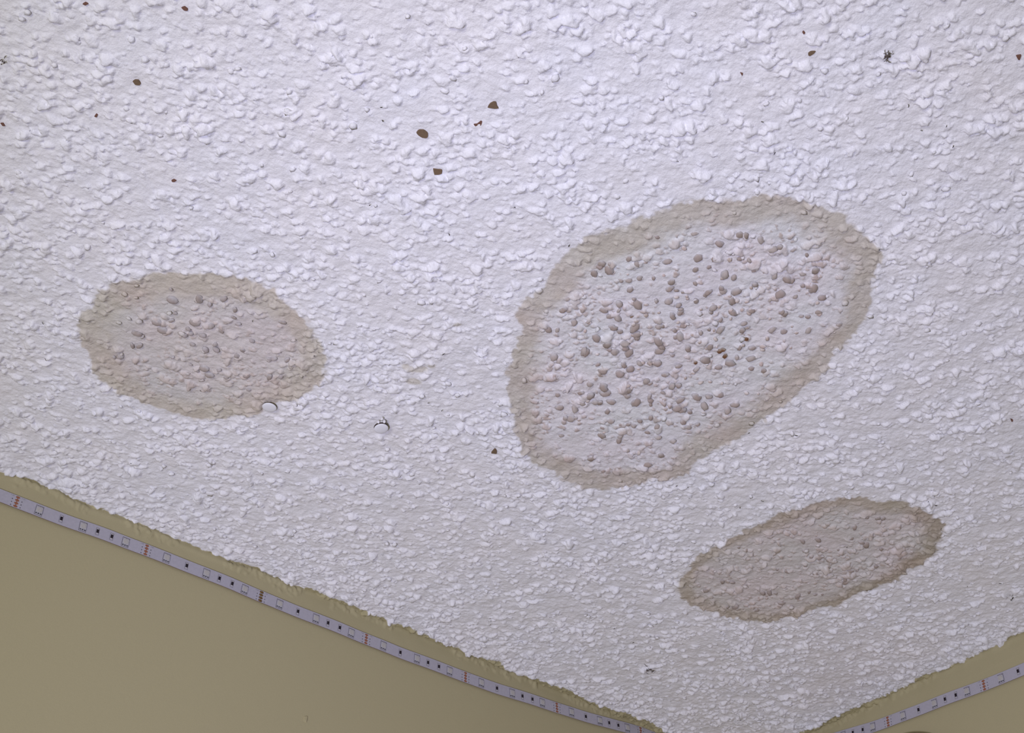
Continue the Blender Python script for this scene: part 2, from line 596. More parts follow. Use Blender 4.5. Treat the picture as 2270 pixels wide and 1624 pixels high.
# the ceiling beyond, meshed coarser, with the same sprayed texture
RES2 = 0.0019
nx, ny = int((X1 - X0) / RES2) + 1, int((Y1 - Y0) / RES2) + 1
Gc = granule_set(120000, X0, X1, Y0, Y1, 9)
Gc['a'] = Gc['a'] * 1.15
Gc['h'] = Gc['h'] * 1.15
keep_ = ~footprint(Gc['P'], -0.03)
Gc = {k_: v_[keep_] for k_, v_ in Gc.items()}
co2, col2, P2 = ceiling_surface(X0, Y0, 1.0, 0.0, nx, ny, RES2, Gc)
far = (~footprint(P2, 0.022)).reshape(nx, ny)
cell2 = far[:-1, :-1] | far[1:, :-1] | far[1:, 1:] | far[:-1, 1:]
me = grid_mesh('ceiling_surround', co2, nx, ny, cell2, col2, flip=True)
surround = link('ceiling_surround', me, (M_CEIL,), ceiling)


# ----------------------------------------------------------------- walls
def wall(name, side, label):
    """side 0: plane y=0 (left in the photograph), side 1: plane x=0 (right)"""
    KH = np.array([0.405, 0.362, 0.222])
    res = 0.0011
    length = 0.95 if side == 0 else 0.55
    n = int(length / res) + 1
    m = int(0.022 / res) + 1
    s = -np.arange(n) * res                    # along the wall, 0 in the corner
    z = 0.004 - np.arange(m) * res
    S, Z = np.meshgrid(s, z, indexing='ij')
    edge = (edge_left(S) if side == 0 else edge_right(S))
    edge = np.minimum(edge, 0.0015)
    below = edge - Z                           # distance under the ceiling texture
    r = np.random.default_rng(100 + side)
    H = np.zeros((n, m))
    T = np.zeros((n, m))
    N = int(length * 2600)
    ss = -r.uniform(0, length, N)
    el = (edge_left(ss) if side == 0 else edge_right(ss))
    el = np.minimum(el, 0.0015)
    zz = el - np.abs(r.normal(0, 0.0026, N)) + 0.001
    clump = vnoise(ss, zz * 0, 0.03, 70 + side) > -0.25
    ss, zz = ss[clump], zz[clump]
    N = len(ss)
    g = dict(P=np.c_[-ss, 0.004 - zz], a=np.clip(np.exp(r.normal(math.log(0.0012), 0.4, N)), 0.0006, 0.003), asp=r.uniform(0.5, 1, N),
             th=r.uniform(0, 3.14, N), h=r.uniform(0.0003, 0.0012, N), p=r.uniform(0, 6.28, (N, 3)), e=r.uniform(0.1, 0.25, (N, 2)),
             n=r.uniform(2, 3, N), tilt=r.uniform(-0.3, 0.3, (N, 2)))
    rasterise(g, H, T, 0.0, 0.0, 1.0, 0.0, res)
    H = H * np.clip(1 - (below - 0.004) / 0.008, 0, 1)
    H += 0.0006 * np.exp(-((below - 0.0005) / 0.0022) ** 2)      # swollen bead right under the edge
    H += 0.00012 * vnoise(S, Z, 0.009, 71)
    H[0:3, :] *= 0.0
    H[:, -1] = 0.0
    off = H.ravel()
    colr = np.tile(KH, (n * m, 1))
    if side == 0:
        co = np.c_[S.ravel(), -off, Z.ravel() + CZ]
    else:
        co = np.c_[-off, S.ravel(), Z.ravel() + CZ]
    me = grid_mesh(name + '_top', co, n, m, None, colr, flip=(side == 0))
    # the rest of the wall
    zt = 0.004 - (m - 1) * res + CZ
    L = 2.0
    mb = MB()

    def pt(a, zz_, d=0.0):
        return (a, -d, zz_) if side == 0 else (-d, a, zz_)
    a_end = -(n - 1) * res
    t = 0.1
    quads = [[pt(0, 0), pt(-L, 0), pt(-L, zt), pt(0, zt)],
             [pt(a_end, zt), pt(-L, zt), pt(-L, CZ + 0.004), pt(a_end, CZ + 0.004)]]
    for q in quads:
        mb.add(q, [(0, 1, 2, 3)] if side == 1 else [(3, 2, 1, 0)])
    me2 = mb.mesh(name, [M_WALL])
    at = me2.attributes.new('paint', 'FLOAT_COLOR', 'POINT')
    at.data.foreach_set('color', np.tile(np.r_[KH, 1].astype(np.float32), len(me2.vertices)))
    w = link(name, me2, ())
    tag(w, label, 'wall', kind='structure')
    tp = link('rough_paint_edge', me, (M_WALL,), w)
    return w


wall_left = wall('wall_left', 0, 'khaki painted wall filling the lower left corner of the photo')
wall_right = wall('wall_right', 1, 'khaki painted wall in the lower right corner of the photo')

# ----------------------------------------------------------------- led strip along both walls
LS = [(-0.7297, -.0223), (-.7123, -.0221), (-.6958, -.0221), (-.6792, -.0213), (-.6681, -.0205), (-.657, -.0203), (-.6458, -.0204), (-.6289, -.0200), (-.6125, -.0199), (-.5954, -.0202), (-.579, -.0199), (-.5566, -.0199), (-.5458, -.0206), (-.531, -.0211), (-.5167, -.0212), (-.5001, -.0218), (-.483, -.0215), (-.4611, -.0213), (-.45, -.0218), (-.4339, -.0222), (-.4168, -.0219), (-.4005, -.0225), (-.3838, -.0219), (-.3618, -.0213), (-.3507, -.0214), (-.3342, -.0212), (-.3173, -.0207), (-.3007, -.0204), (-.2837, -.0190), (-.261, -.0172), (-.2499, -.0168), (-.2341, -.0160), (-.2173, -.0147), (-.2004, -.0138), (-.1836, -.012), (-.1721, -.0106), (-.161, -.0096), (-.1491, -.008), (-.1333, -.0066), (-.10, -.0062), (-.05, -.0062), (0, -.0062)]
RS = [(0, -.0062), (-.05, -.0070), (-.10, -.0125), (-.1495, -.0192), (-.1608, -.0209), (-.1777, -.0221), (-.1938, -.0230), (-.2109, -.0243), (-.2275, -.0249), (-.2384, -.0254), (-.2494, -.0262), (-.2602, -.0272), (-.2773, -.0285), (-.2928, -.0292), (-.3096, -.0298)]
LS = np.array([(-1.2, -.0235), (-.9, -.0228)] + LS)
RS = np.array(RS + [(-.5, -.034), (-0.8, -.036)])


def smooth_curve(tab, lo, hi):
    x = np.linspace(lo, hi, 800)
    o = np.argsort(tab[:, 0])
    y = np.interp(x, tab[o, 0], tab[o, 1])
    w = int(0.010 / (x[1] - x[0]))
    ker = np.exp(-np.linspace(-2, 2, 4 * w + 1) ** 2)
    ker /= ker.sum()
    yp = np.pad(y, 2 * w, mode='edge')
    return x, np.convolve(yp, ker, 'valid')


LX, LZ = smooth_curve(LS, -1.1, 0)
RX, RZ = smooth_curve(RS, -0.7, 0)
HW = 0.00506
GAP = 0.0012          # the strip sits on foam tape a little off the wall


def place_on(side, a, dz=0.0, lift=0.0):
    """frame on the strip: x along, y up, z out of the wall"""
    X_, Z_ = (LX, LZ) if side == 0 else (RX, RZ)
    z = np.interp(a, X_, Z_)
    sl = (np.interp(a + 0.004, X_, Z_) - np.interp(a - 0.004, X_, Z_)) / 0.008
    if side == 0:
        tx = Vector((1, 0, sl)).normalized()
        nrm = Vector((0, -1, 0))
        o = Vector((a, -GAP - lift, CZ + z))
    else:
        tx = Vector((0, -1, -sl)).normalized()
        nrm = Vector((-1, 0, 0))
        o = Vector((-GAP - lift, a, CZ + z))
    up = nrm.cross(tx).normalized()
    M = Matrix((tx, up, nrm)).transposed().to_4x4()
    M.translation = o + up * dz
    return M


led_strip = bpy.data.objects.new('led_strip', None)
COL.objects.link(led_strip)
led_strip.location = (0, 0, CZ - 0.0062)
led_strip.empty_display_size = 0.02
tag(led_strip, 'white unlit light strip with copper pads stuck along both khaki walls under the ceiling', 'light strip')
bpy.context.view_layer.update()
INV = Matrix.Translation(led_strip.location).inverted()


def child(name, me, M, parent=led_strip):
    o = bpy.data.objects.new(name, me)
    COL.objects.link(o)
    o.parent = parent
    o.matrix_local = (INV @ M) if parent is led_strip else M
    return o


# flexible board: ribbon with real thickness, bent round the corner
TH = 0.00045
path = []
for a in np.arange(-1.05, -0.004, 0.004):
    path.append(place_on(0, a))
for q in (0.25, 0.5, 0.75):
    an = q * math.pi / 2
    r = 0.0035
    c = Vector((-0.004 - 0, -0.004, 0))
    nrm = Vector((-math.sin(an), -math.cos(an), 0))
    pos = Vector((-0.0035, -0.0035, CZ - 0.0062)) - nrm * (r - GAP)
    tx = Vector((math.cos(an), -math.sin(an), 0))
    M = Matrix((tx, Vector((0, 0, 1)), nrm)).transposed().to_4x4()
    M.translation = pos
    path.append(M)
for a in np.arange(-0.004, -0.65, -0.004):
    path.append(place_on(1, a))
vs, fs, mi = [], [], []
for M in path:
    for (yy, zz) in ((-HW, 0), (HW, 0), (HW, TH), (-HW, TH)):
        vs.append(M @ Vector((0, yy, zz)) - led_strip.location)
for i in range(len(path) - 1):
    for k in range(4):
        fs.append((i * 4 + k, i * 4 + (k + 1) % 4, (i + 1) * 4 + (k + 1) % 4, (i + 1) * 4 + k))
        mi.append(0 if k == 2 else 1)
me = bpy.data.meshes.new('flexible_board')
me.from_pydata(vs, [], fs)
me.materials.append(M_STRIP)
me.materials.append(M_EDGE)
me.polygons.foreach_set('material_index', mi)
me.update()
board = bpy.data.objects.new('flexible_board', me)
COL.objects.link(board)
board.parent = led_strip
# foam tape behind it
vs, fs = [], []
for M in path:
    for (yy, zz) in ((-HW * .86, -GAP), (HW * .80, -GAP), (HW * .80, 0), (-HW * .86, 0)):
        vs.append(M @ Vector((0, yy, zz)) - led_strip.location)
for i in range(len(path) - 1):
    for k in range(4):
        fs.append((i * 4 + k, i * 4 + (k + 1) % 4, (i + 1) * 4 + (k + 1) % 4, (i + 1) * 4 + k))
me = bpy.data.meshes.new('adhesive_tape')
me.from_pydata(vs, [], fs)
me.materials.append(M_EDGE)
tape = bpy.data.objects.new('adhesive_tape', me)
COL.objects.link(tape)
tape.parent = led_strip

mm = 0.001


def outline_mb(w, h, t=0.00024, z=0.00004):
    mb = MB()
    mb.box(-w, w, h - t, h, 0, z)
    mb.box(-w, w, -h, -h + t, 0, z)
    mb.box(-w, -w + t, -h + t, h - t, 0, z)
    mb.box(w - t, w, -h + t, h - t, 0, z)
    return mb


led_b = MB()
b = 2.5 * mm
pts = [(-b, -b), (b, -b), (b, b * 0.72), (b * 0.72, b), (-b, b)]
led_b.prism(pts, 0, 0.8 * mm, 0, 0.97)
for sx in (-1.7, 0, 1.7):
    led_b.box((sx - .45) * mm, (sx + .45) * mm, -3.15 * mm, -2.5 * mm, 0, 0.35 * mm, 1)
    led_b.box((sx - .4) * mm, (sx + .4) * mm, 2.5 * mm, 3.0 * mm, 0, 0.3 * mm, 2)
ME_LED = led_b.mesh('led', [M_LED, M_TERM, M_INK])
lens_b = MB()
lens_b.lathe([(2.05 * mm, 0), (2.05 * mm, 0.05 * mm), (1.9 * mm, 0.09 * mm)], 20)
for (cx, cy) in ((-.8, .7), (.8, .7), (0, -.8)):
    lens_b.box((cx - .3) * mm, (cx + .3) * mm, (cy - .3) * mm, (cy + .3) * mm, .09 * mm, .12 * mm, 1)
ME_LENS = lens_b.mesh('led_lens', [M_LENS, M_LED])
ME_OUT = outline_mb(2.85 * mm, 4.0 * mm, 0.0003).mesh('printed_outline', [M_INK])
res_b = MB()
res_b.box(-.8 * mm, .8 * mm, -1.5 * mm, 1.5 * mm, 0, .6 * mm, 0)
res_b.box(-.8 * mm, .8 * mm, 1.5 * mm, 2.0 * mm, 0, .55 * mm, 1)
res_b.box(-.8 * mm, .8 * mm, -2.0 * mm, -1.5 * mm, 0, .55 * mm, 1)
ME_RES = res_b.mesh('resistor', [M_RES, M_RCAP])
ME_ROUT = outline_mb(1.35 * mm, 3.0 * mm, 0.0002).mesh('printed_outline', [M_INK])
pad_b = MB()
n = 14
pts = [(1.55 * mm * math.copysign(abs(math.cos(t)) ** .8, math.cos(t)), .85 * mm * math.sin(t)) for t in [2 * math.pi * k / n for k in range(n)]]
pad_b.prism(pts, 0, .06 * mm, 0)
ME_PAD = pad_b.mesh('copper_pad', [M_COPPER])
pad_b = MB()
pts = [(x * 1.15, y * 1.25) for x, y in pts]
pad_b.prism(pts, 0, .5 * mm, 0, 0.55, True)
ME_PADS = pad_b.mesh('solder_pad', [M_SOLDER])
link_b = MB()
link_b.box(-.35 * mm, .35 * mm, -1.0 * mm, 1.0 * mm, 0, .05 * mm)
ME_LINK = link_b.mesh('copper_trace', [M_COPPER])
dot_b = MB()
dot_b.prism([(.45 * mm * math.cos(t), .5 * mm * math.sin(t)) for t in [2 * math.pi * k / 8 for k in range(8)]], 0, .04 * mm)
ME_DOT = dot_b.mesh('printed_mark', [M_INK])


def text_mesh(body, size):
    cu = bpy.data.curves.new('text', 'FONT')
    cu.body = body
    cu.size = size
    cu.align_x = 'CENTER'
    cu.align_y = 'CENTER'
    o = bpy.data.objects.new('text', cu)
    COL.objects.link(o)
    dg = bpy.context.evaluated_depsgraph_get()
    me = bpy.data.meshes.new_from_object(o.evaluated_get(dg))
    bpy.data.objects.remove(o)
    me.materials.clear()
    me.materials.append(M_INK)
    me.name = 'printed_text'
    return me


ME_TXT = text_mesh('+12V', 1.25 * mm)

L_UNITS = []
A_L = -0.72906937
FR = [0, .1667, .333, .5, .611, .722, .8333]


def unit(side, a0, sgn, joint=False, lo=None, hi=None):
    """one 10 cm section starting at its row of pads"""
    def ok(a):
        return a < -0.007 and (lo is None or a > lo) and (hi is None or a < hi)
    if ok(a0):
        up_l = TH
        for k, dy in enumerate((3.75, 1.25, -1.25, -3.75)):
            M = place_on(side, a0, 0, TH)
            child('solder_pad' if joint else 'copper_pad', ME_PADS if joint else ME_PAD,
                  M @ Matrix.Translation((0, dy * mm, 0)))
            if k < 3:
                M2 = place_on(side, a0, 0, TH)
                if not joint:
                    child('copper_trace', ME_LINK, M2 @ Matrix.Translation((0, (dy - 1.25) * mm, 0)))
                for s_ in (-1, 1):
                    child('printed_mark', ME_DOT, M2 @ Matrix.Translation((s_ * 3.5 * mm, (dy - 2.5) * mm, 0)))
        for s_ in (-1, 1):
            child('printed_text', ME_TXT, place_on(side, a0, 0, TH) @ Matrix.Translation((s_ * 4.0 * mm, 3.95 * mm, 0.03 * mm)))
    for i, fr in enumerate(FR[1:]):
        a = a0 + sgn * fr * 0.1
        if not ok(a):
            continue
        M = place_on(side, a, 0, TH)
        if i in (0, 2, 5):
            o = child('led', ME_LED, M @ Matrix.Translation((0, 0.1 * mm, 0)))
            child('led_lens', ME_LENS, Matrix.Translation((0, 0, .8 * mm)), o)
            child('printed_outline', ME_OUT, Matrix.Translation((0, -0.25 * mm, 0)), o)
        else:
            o = child('resistor', ME_RES, M)
            child('printed_outline', ME_ROUT, Matrix.Identity(4), o)


for u in range(-3, 8):
    sh = 0.0
    if u == 2:
        sh = -0.0022
    if u > 2:
        sh = -0.00447
    unit(0, A_L + 0.1 * u + sh, 1, joint=(u == 2))
A_R = -0.17711693
for u in range(-2, 5):
    unit(1, A_R - 0.1 * u, -1)

# ----------------------------------------------------------------- bare spots where granules fell off
pl = ['brownish bare board spot, oval', 'small reddish bare spot', 'brown bare spot, three cornered']
for px, py, pts, mi_ in PATCH_PX:
    c = on_ceiling(px, py, 0.0006)
    q = []
    for i, (dx, dy) in enumerate(pts):
        p = on_ceiling(px + dx, py + dy, 0.0006) - c
        nx_, ny_ = pts[(i + 1) % len(pts)]
        p2 = on_ceiling(px + (dx + nx_) / 2 * 1.04, py + (dy + ny_) / 2 * 1.04, 0.0006) - c
        q += [(p.x, p.y), (p2.x, p2.y)]
    mb = MB()
    mb.prism(q, -0.0002, 0.0012)
    o = link('bare_spot', mb.mesh('bare_spot', [M_BARE_RED if mi_ == 1 else M_BARE]), (), ceiling)
    o.location = c

# ----------------------------------------------------------------- brown hanging granules in the stains
def ico(sub):
    import bmesh
    bm = bmesh.new()
    bmesh.ops.create_icosphere(bm, subdivisions=sub, radius=1)
    v = np.array([x.co[:] for x in bm.verts])
    f = [[x.index for x in g.verts] for g in bm.faces]
    bm.free()
    return v, f


ICO_V, ICO_F = ico(2)


def granule_mesh(seed, tipc, rootc, name='granule'):
    r = np.random.default_rng(seed)
    v = ICO_V.copy()
    k = r.normal(0, 1, (5, 3))
    k /= np.linalg.norm(k, axis=1)[:, None]
    am = r.uniform(-0.32, 0.32, 5)
    f = 1 + sum(a * np.abs(v @ d) ** 2 for a, d in zip(am, k))
    f += 0.13 * np.sin(v @ r.normal(0, 3.5, 3) + r.uniform(0, 6))
    v = v * f[:, None]
    v[:, 1] *= r.uniform(0.7, 1.0)
    v[:, 2] *= 0.8
    me = bpy.data.meshes.new(name)
    me.from_pydata(v.tolist(), [], ICO_F)
    me.polygons.foreach_set('use_smooth', [True] * len(ICO_F))
    t = sstep(0.10, -0.70, v[:, 2] + 0.12 * np.sin(v[:, 0] * 5 + seed))[:, None]
    c = np.array(rootc) * (1 - t) + np.array(tipc) * t
    at = me.attributes.new('paint', 'FLOAT_COLOR', 'POINT')
    c4 = np.ones((len(v), 4), np.float32)
    c4[:, :3] = c
    at.data.foreach_set('color', c4.ravel())
    me.materials.append(M_CEIL)
    me.update()
    return me


WH = tuple(WHITE * np.array([0.88, 0.85, 0.83]))
GM = {
    'B': [granule_mesh(10 + i, tuple(WHITE * np.array(c)), WH) for i, c in enumerate([(0.60, 0.49, 0.41), (0.64, 0.53, 0.45), (0.70, 0.60, 0.52), (0.57, 0.47, 0.385), (0.66, 0.54, 0.47), (0.76, 0.67, 0.59)])],
    'R': [granule_mesh(30 + i, c, (0.5, 0.42, 0.36)) for i, c in enumerate([(0.24, 0.115, 0.055), (0.28, 0.16, 0.08)])],
    'A': [granule_mesh(40 + i, tuple(WHITE * np.array(c)), WH) for i, c in enumerate([(0.68, 0.60, 0.54), (0.62, 0.53, 0.46), (0.74, 0.66, 0.62)])],
    'C': [granule_mesh(50 + i, tuple(WHITE * np.array(c)), tuple(WHITE * np.array((.8, .74, .7)))) for i, c in enumerate([(0.56, 0.46, 0.38), (0.62, 0.52, 0.45), (0.50, 0.42, 0.34)])],
}
B_PTS = [(890, 375), (1110, 403), (1345, 420), (820, 462), (370, 570), (350, 625), (380, 628), (405, 690), (735, 600), (960, 625), (950, 605), (1042, 580), (1105, 535), (1090, 550), (1185, 530), (1175, 515), (915, 480), (1170, 730), (645, 740), (870, 712), (850, 712), (975, 710), (930, 735), (845, 790), (670, 800), (672, 825), (690, 850), (465, 850), (458, 842), (560, 630), (640, 630), (595, 660), (635, 668), (835, 580), (1037, 490), (1250, 530), (1290, 700), (1500, 740), (1115, 820), (1000, 830), (920, 865), (665, 915), (645, 960), (840, 905), (800, 900), (748, 905), (880, 965), (1330, 932), (1395, 945), (1090, 890), (1220, 905), (1160, 925), (800, 1010), (785, 1000), (870, 1060), (490, 1015), (560, 1030), (570, 1058), (490, 1075), (450, 1115), (410, 1140), (360, 1190), (390, 1192), (415, 1190), (805, 1120), (800, 1078), (805, 1100), (1045, 1082), (1165, 1068), (1110, 1078), (1010, 1160), (985, 1155), (965, 1148), (945, 1140), (580, 1155), (687, 1078), (600, 1105), (555, 1240), (550, 1280), (650, 1280), (845, 1290), (920, 1310), (790, 1265), (1600, 440), (1665, 420), (1540, 475), (1520, 468), (1655, 515), (1600, 500), (1560, 560), (1490, 640), (1505, 648), (1590, 660), (1625, 662), (1450, 450), (1270, 235), (1300, 240), (1165, 280), (1550, 315), (1620, 340), (1320, 370), (1270, 360), (740, 385), (510, 435), (655, 475), (690, 475), (690, 360), (540, 400), (590, 415), (700, 520), (720, 570), (640, 595), (905, 515), (940, 525), (975, 535), (1230, 582), (1130, 620), (1235, 640), (1330, 632), (1120, 640), (730, 755), (735, 770), (720, 720), (580, 805), (520, 775), (590, 835), (620, 845), (860, 820), (850, 840), (935, 770), (960, 765), (1170, 680), (1065, 745), (1110, 730), (1285, 735), (1440, 730), (1335, 825), (1270, 825), (1330, 880), (1255, 875), (950, 920), (1045, 935), (555, 945), (530, 912), (700, 935), (915, 1025), (950, 1020), (690, 1045), (540, 1110), (515, 1108), (730, 1110), (960, 1098), (1205, 1150), (1245, 1120), (1085, 1130), (650, 1225), (690, 1222), (720, 1230), (750, 1205), (600, 1205), (840, 1240), (770, 1240), (1000, 1240), (1050, 1225), (640, 1305), (340, 1280), (320, 1070), (330, 1135), (440, 1060), (860, 1385), (790, 1435), (560, 1465), (625, 1470), (685, 1360), (495, 1400), (975, 1210), (805, 1190), (1700, 560), (1430, 575), (1480, 545), (1680, 640), (1630, 730), (1790, 700), (900, 580), (960, 640), (920, 660), (1310, 720), (300, 870), (270, 730), (610, 720), (480, 690), (320, 730), (750, 460), (1040, 415), (1145, 360), (1050, 355), (1190, 445), (1240, 460), (1350, 495), (600, 385), (550, 385), (1380, 260), (1440, 310), (1480, 300), (1035, 230), (840, 245)]
R_PTS = [(1303, 780), (1165, 842), (1193, 868), (1040, 903), (708, 662), (1183, 836)]
gi = 0


def put_granule(me, px, py, size, dark=None):
    p = on_ceiling(px, py, 0.0009)
    o = bpy.data.objects.new('granule', me)
    COL.objects.link(o)
    o.parent = ceiling
    o.location = p
    o.rotation_euler = (random.uniform(-.3, .3), random.uniform(-.3, .3), random.uniform(0, 6.28))
    o.scale = (size, size * random.uniform(.75, 1.0), size * random.uniform(.75, 1.0))
    return o


for (x, y) in B_PTS:
    put_granule(random.choice(GM['B']), 1100 + x / 2.3534, 420 + y / 2.3534, random.uniform(0.0015, 0.0034))
rb = random.Random(21)
crumbs = []
for k in range(90):
    x, y = rb.gauss(1000, 330), rb.gauss(760, 270)
    if sdist(np.array([on_ceiling(1100 + x / 2.3534, 420 + y / 2.3534)[:2]]), STAIN['B'])[0] > 0.022:
        crumbs.append(put_granule(rb.choice(GM['B']), 1100 + x / 2.3534, 420 + y / 2.3534, rb.uniform(0.0010, 0.0020)))
# the smallest ones go into one mesh
bpy.context.view_layer.update()
cv, cf, cc = [], [], []
for o in crumbs:
    me = o.data
    M = Matrix.LocRotScale(o.location, o.rotation_euler, o.scale)
    b0 = len(cv)
    cv += [tuple(M @ v.co) for v in me.vertices]
    cf += [tuple(b0 + i for i in p.vertices) for p in me.polygons]
    cc += [tuple(a.color) for a in me.attributes['paint'].data]
    bpy.data.objects.remove(o)
me = bpy.data.meshes.new('small_granules')
me.from_pydata(cv, [], cf)
me.materials.append(M_CEIL)
me.polygons.foreach_set('use_smooth', [True] * len(cf))
me.attributes.new('paint', 'FLOAT_COLOR', 'POINT').data.foreach_set('color', np.array(cc, np.float32).ravel())
link('small_granules', me, (), ceiling)['kind'] = 'stuff'
for (x, y) in R_PTS:
    put_granule(random.choice(GM['R']), 1100 + x / 2.3534, 420 + y / 2.3534, random.uniform(0.0012, 0.0017))
A_PTS = [(865, 270), (880, 355), (1105, 350), (1190, 395), (900, 470), (870, 530), (1065, 545), (1200, 575), (1390, 505), (1430, 560), (1010, 600), (985, 655), (1035, 640), (1130, 655), (1285, 620), (1545, 700), (1235, 730), (1245, 775), (1155, 775), (1470, 780), (1420, 825), (1045, 730), (1090, 955), (1145, 930), (1270, 945), (1190, 985), (1030, 900), (880, 840), (1380, 1050), (1175, 1080), (1330, 1010), (1500, 990), (1520, 1110), (1690, 1000), (1790, 1000), (1730, 850), (1690, 850), (1840, 860), (1800, 545), (1310, 350), (1490, 360), (1400, 440), (750, 545), (580, 640), (540, 740), (600, 740), (390, 840), (440, 830), (800, 610)]
for (x, y) in A_PTS:
    put_granule(random.choice(GM['A']), 150 + x / 3.783, 570 + y / 3.783, random.uniform(0.0013, 0.0030))
C_PTS = [(1450, 400), (1520, 430), (1560, 445), (1080, 500), (1130, 545), (1200, 550), (1270, 572), (1340, 490), (1180, 410), (1650, 240), (1690, 240), (1570, 235), (1680, 485), (1585, 600), (1640, 620), (1730, 600), (1820, 560), (1490, 655), (1440, 655), (1160, 680), (865, 645), (940, 660), (1080, 610), (1270, 625), (1395, 720), (1400, 745), (1110, 820), (1160, 840), (1215, 840), (1020, 850), (1020, 875), (850, 830), (800, 825), (745, 825), (700, 960), (530, 935), (470, 940), (895, 905), (510, 745), (430, 740), (300, 810), (560, 470), (620, 490), (1060, 420), (1820, 310), (1470, 310)]
for (x, y) in C_PTS:
    put_granule(random.choice(GM['C']), 1480 + x / 3.547, 1080 + y / 3.547, random.uniform(0.0013, 0.0030))

# loose crumbs of texture that stand a little off the ceiling (their gaps read as dark crescents)
rf = np.random.default_rng(5)
n_f = 1500
px_ = rf.uniform(-0.93, -0.01, n_f)
py_ = rf.uniform(-0.72, -0.012, n_f)
ok_ = footprint(np.c_[px_, py_], 0.0)
for px, py, pts, _ in PATCH_PX:
    c = on_ceiling(px, py)
    ok_ &= np.hypot(px_ - c.x, py_ - c.y) > 0.008
ok_ &= rf.uniform(0, 1, n_f) < 0.35 + 0.5 * vnoise(px_, py_, 0.03, 5)
px_, py_ = px_[ok_], py_[ok_]
LOOSE_V, LOOSE_F = ico(1)
allv, allf = [], []
for k in range(len(px_)):
    a = rf.uniform(0.0013, 0.0028)
    f_ = 1 + 0.18 * np.sin(LOOSE_V @ rf.normal(0, 2.5, 3) + rf.uniform(0, 6)) + 0.1 * np.sin(LOOSE_V @ rf.normal(0, 4.5, 3))
    v = LOOSE_V * f_[:, None] * np.array([a, a * rf.uniform(.6, 1), a * rf.uniform(.3, .5)])
    q = Quaternion(Vector(rf.normal(0, 1, 3)).normalized(), rf.uniform(-.45, .45)) @ Quaternion((0, 0, 1), rf.uniform(0, 6.28))
    v = v @ np.array(q.to_matrix()).T + np.array([px_[k], py_[k], CZ + 0.0012 - rf.uniform(0.0, 0.0010)])
    o_ = len(allv) * len(LOOSE_V)
    allv.append(v)
    allf += [[o_ + i for i in f] for f in LOOSE_F]
V_ = np.concatenate(allv)
me = bpy.data.meshes.new('loose_crumbs')
me.from_pydata(V_.tolist(), [], allf)
me.materials.append(M_CEIL)
me.polygons.foreach_set('use_smooth', [True] * len(allf))
c4 = np.ones((len(V_), 4), np.float32)
c4[:, :3] = stain_colour(V_[:, :2], np.full(len(V_), 0.3))
me.attributes.new('paint', 'FLOAT_COLOR', 'POINT').data.foreach_set('color', c4.ravel())
fl = link('loose_crumbs', me, (), ceiling)
fl['kind'] = 'stuff'

# ----------------------------------------------------------------- thumbtacks
def thumbtack(px, py, drop, tilt, label, r=0.0049, edge=0.0006):
    p = on_ceiling(px, py, -drop)
    root = bpy.data.objects.new('thumbtack', None)
    root.empty_display_size = 0.005
    COL.objects.link(root)
    root.location = (p.x, p.y, p.z)
    root.rotation_euler = tilt
    tag(root, label, 'thumbtack', 'white thumbtacks in the ceiling')
    mb = MB()
    mb.lathe([(r * .97, 0.00035), (r, 0.0001), (r * .97, -0.0001), (r * .8, -0.0004), (r * .4, -0.0006), (0.0002, -0.00065)], 32)
    mb.lathe([(r * .93, edge), (r * 1.0, edge * .9), (r * 1.0, 0.00032), (r * .95, 0.0003)], 32, 1)  # dark back rim of the head; its colour also paints the shadow crescent
    h = link('tack_head', mb.mesh('tack_head', [M_TACK, M_TACK_SHADE]), (), root)
    mb = MB()
    mb.lathe([(0.0005, 0.0003), (0.0005, drop + 0.006), (0.0001, drop + 0.008)], 10)
    link('tack_pin', mb.mesh('tack_pin', [M_PIN]), (), root)
    return root


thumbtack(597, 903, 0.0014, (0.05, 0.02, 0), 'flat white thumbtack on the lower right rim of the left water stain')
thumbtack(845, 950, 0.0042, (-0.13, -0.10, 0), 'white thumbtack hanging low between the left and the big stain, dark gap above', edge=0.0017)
mb = MB()
for (dx, dy, s) in ((0, 0, 1), (-7, -3, .7), (6, -4, .75), (1, -10, .7)):
    p = on_ceiling(846 + dx, 938 + dy, -0.0022)
    vs = [(p.x + v[0] * .0014 * s, p.y + v[1] * .0014 * s, p.z + v[2] * .0018 * s) for v in ICO_V]
    mb.add(vs, ICO_F, 0, True)
me = mb.mesh('texture_lump', [M_CEIL])
me.attributes.new('paint', 'FLOAT_COLOR', 'POINT').data.foreach_set('color', np.tile(np.r_[WHITE, 1].astype(np.float32), len(me.vertices)))
link('texture_lump', me, (), ceiling)


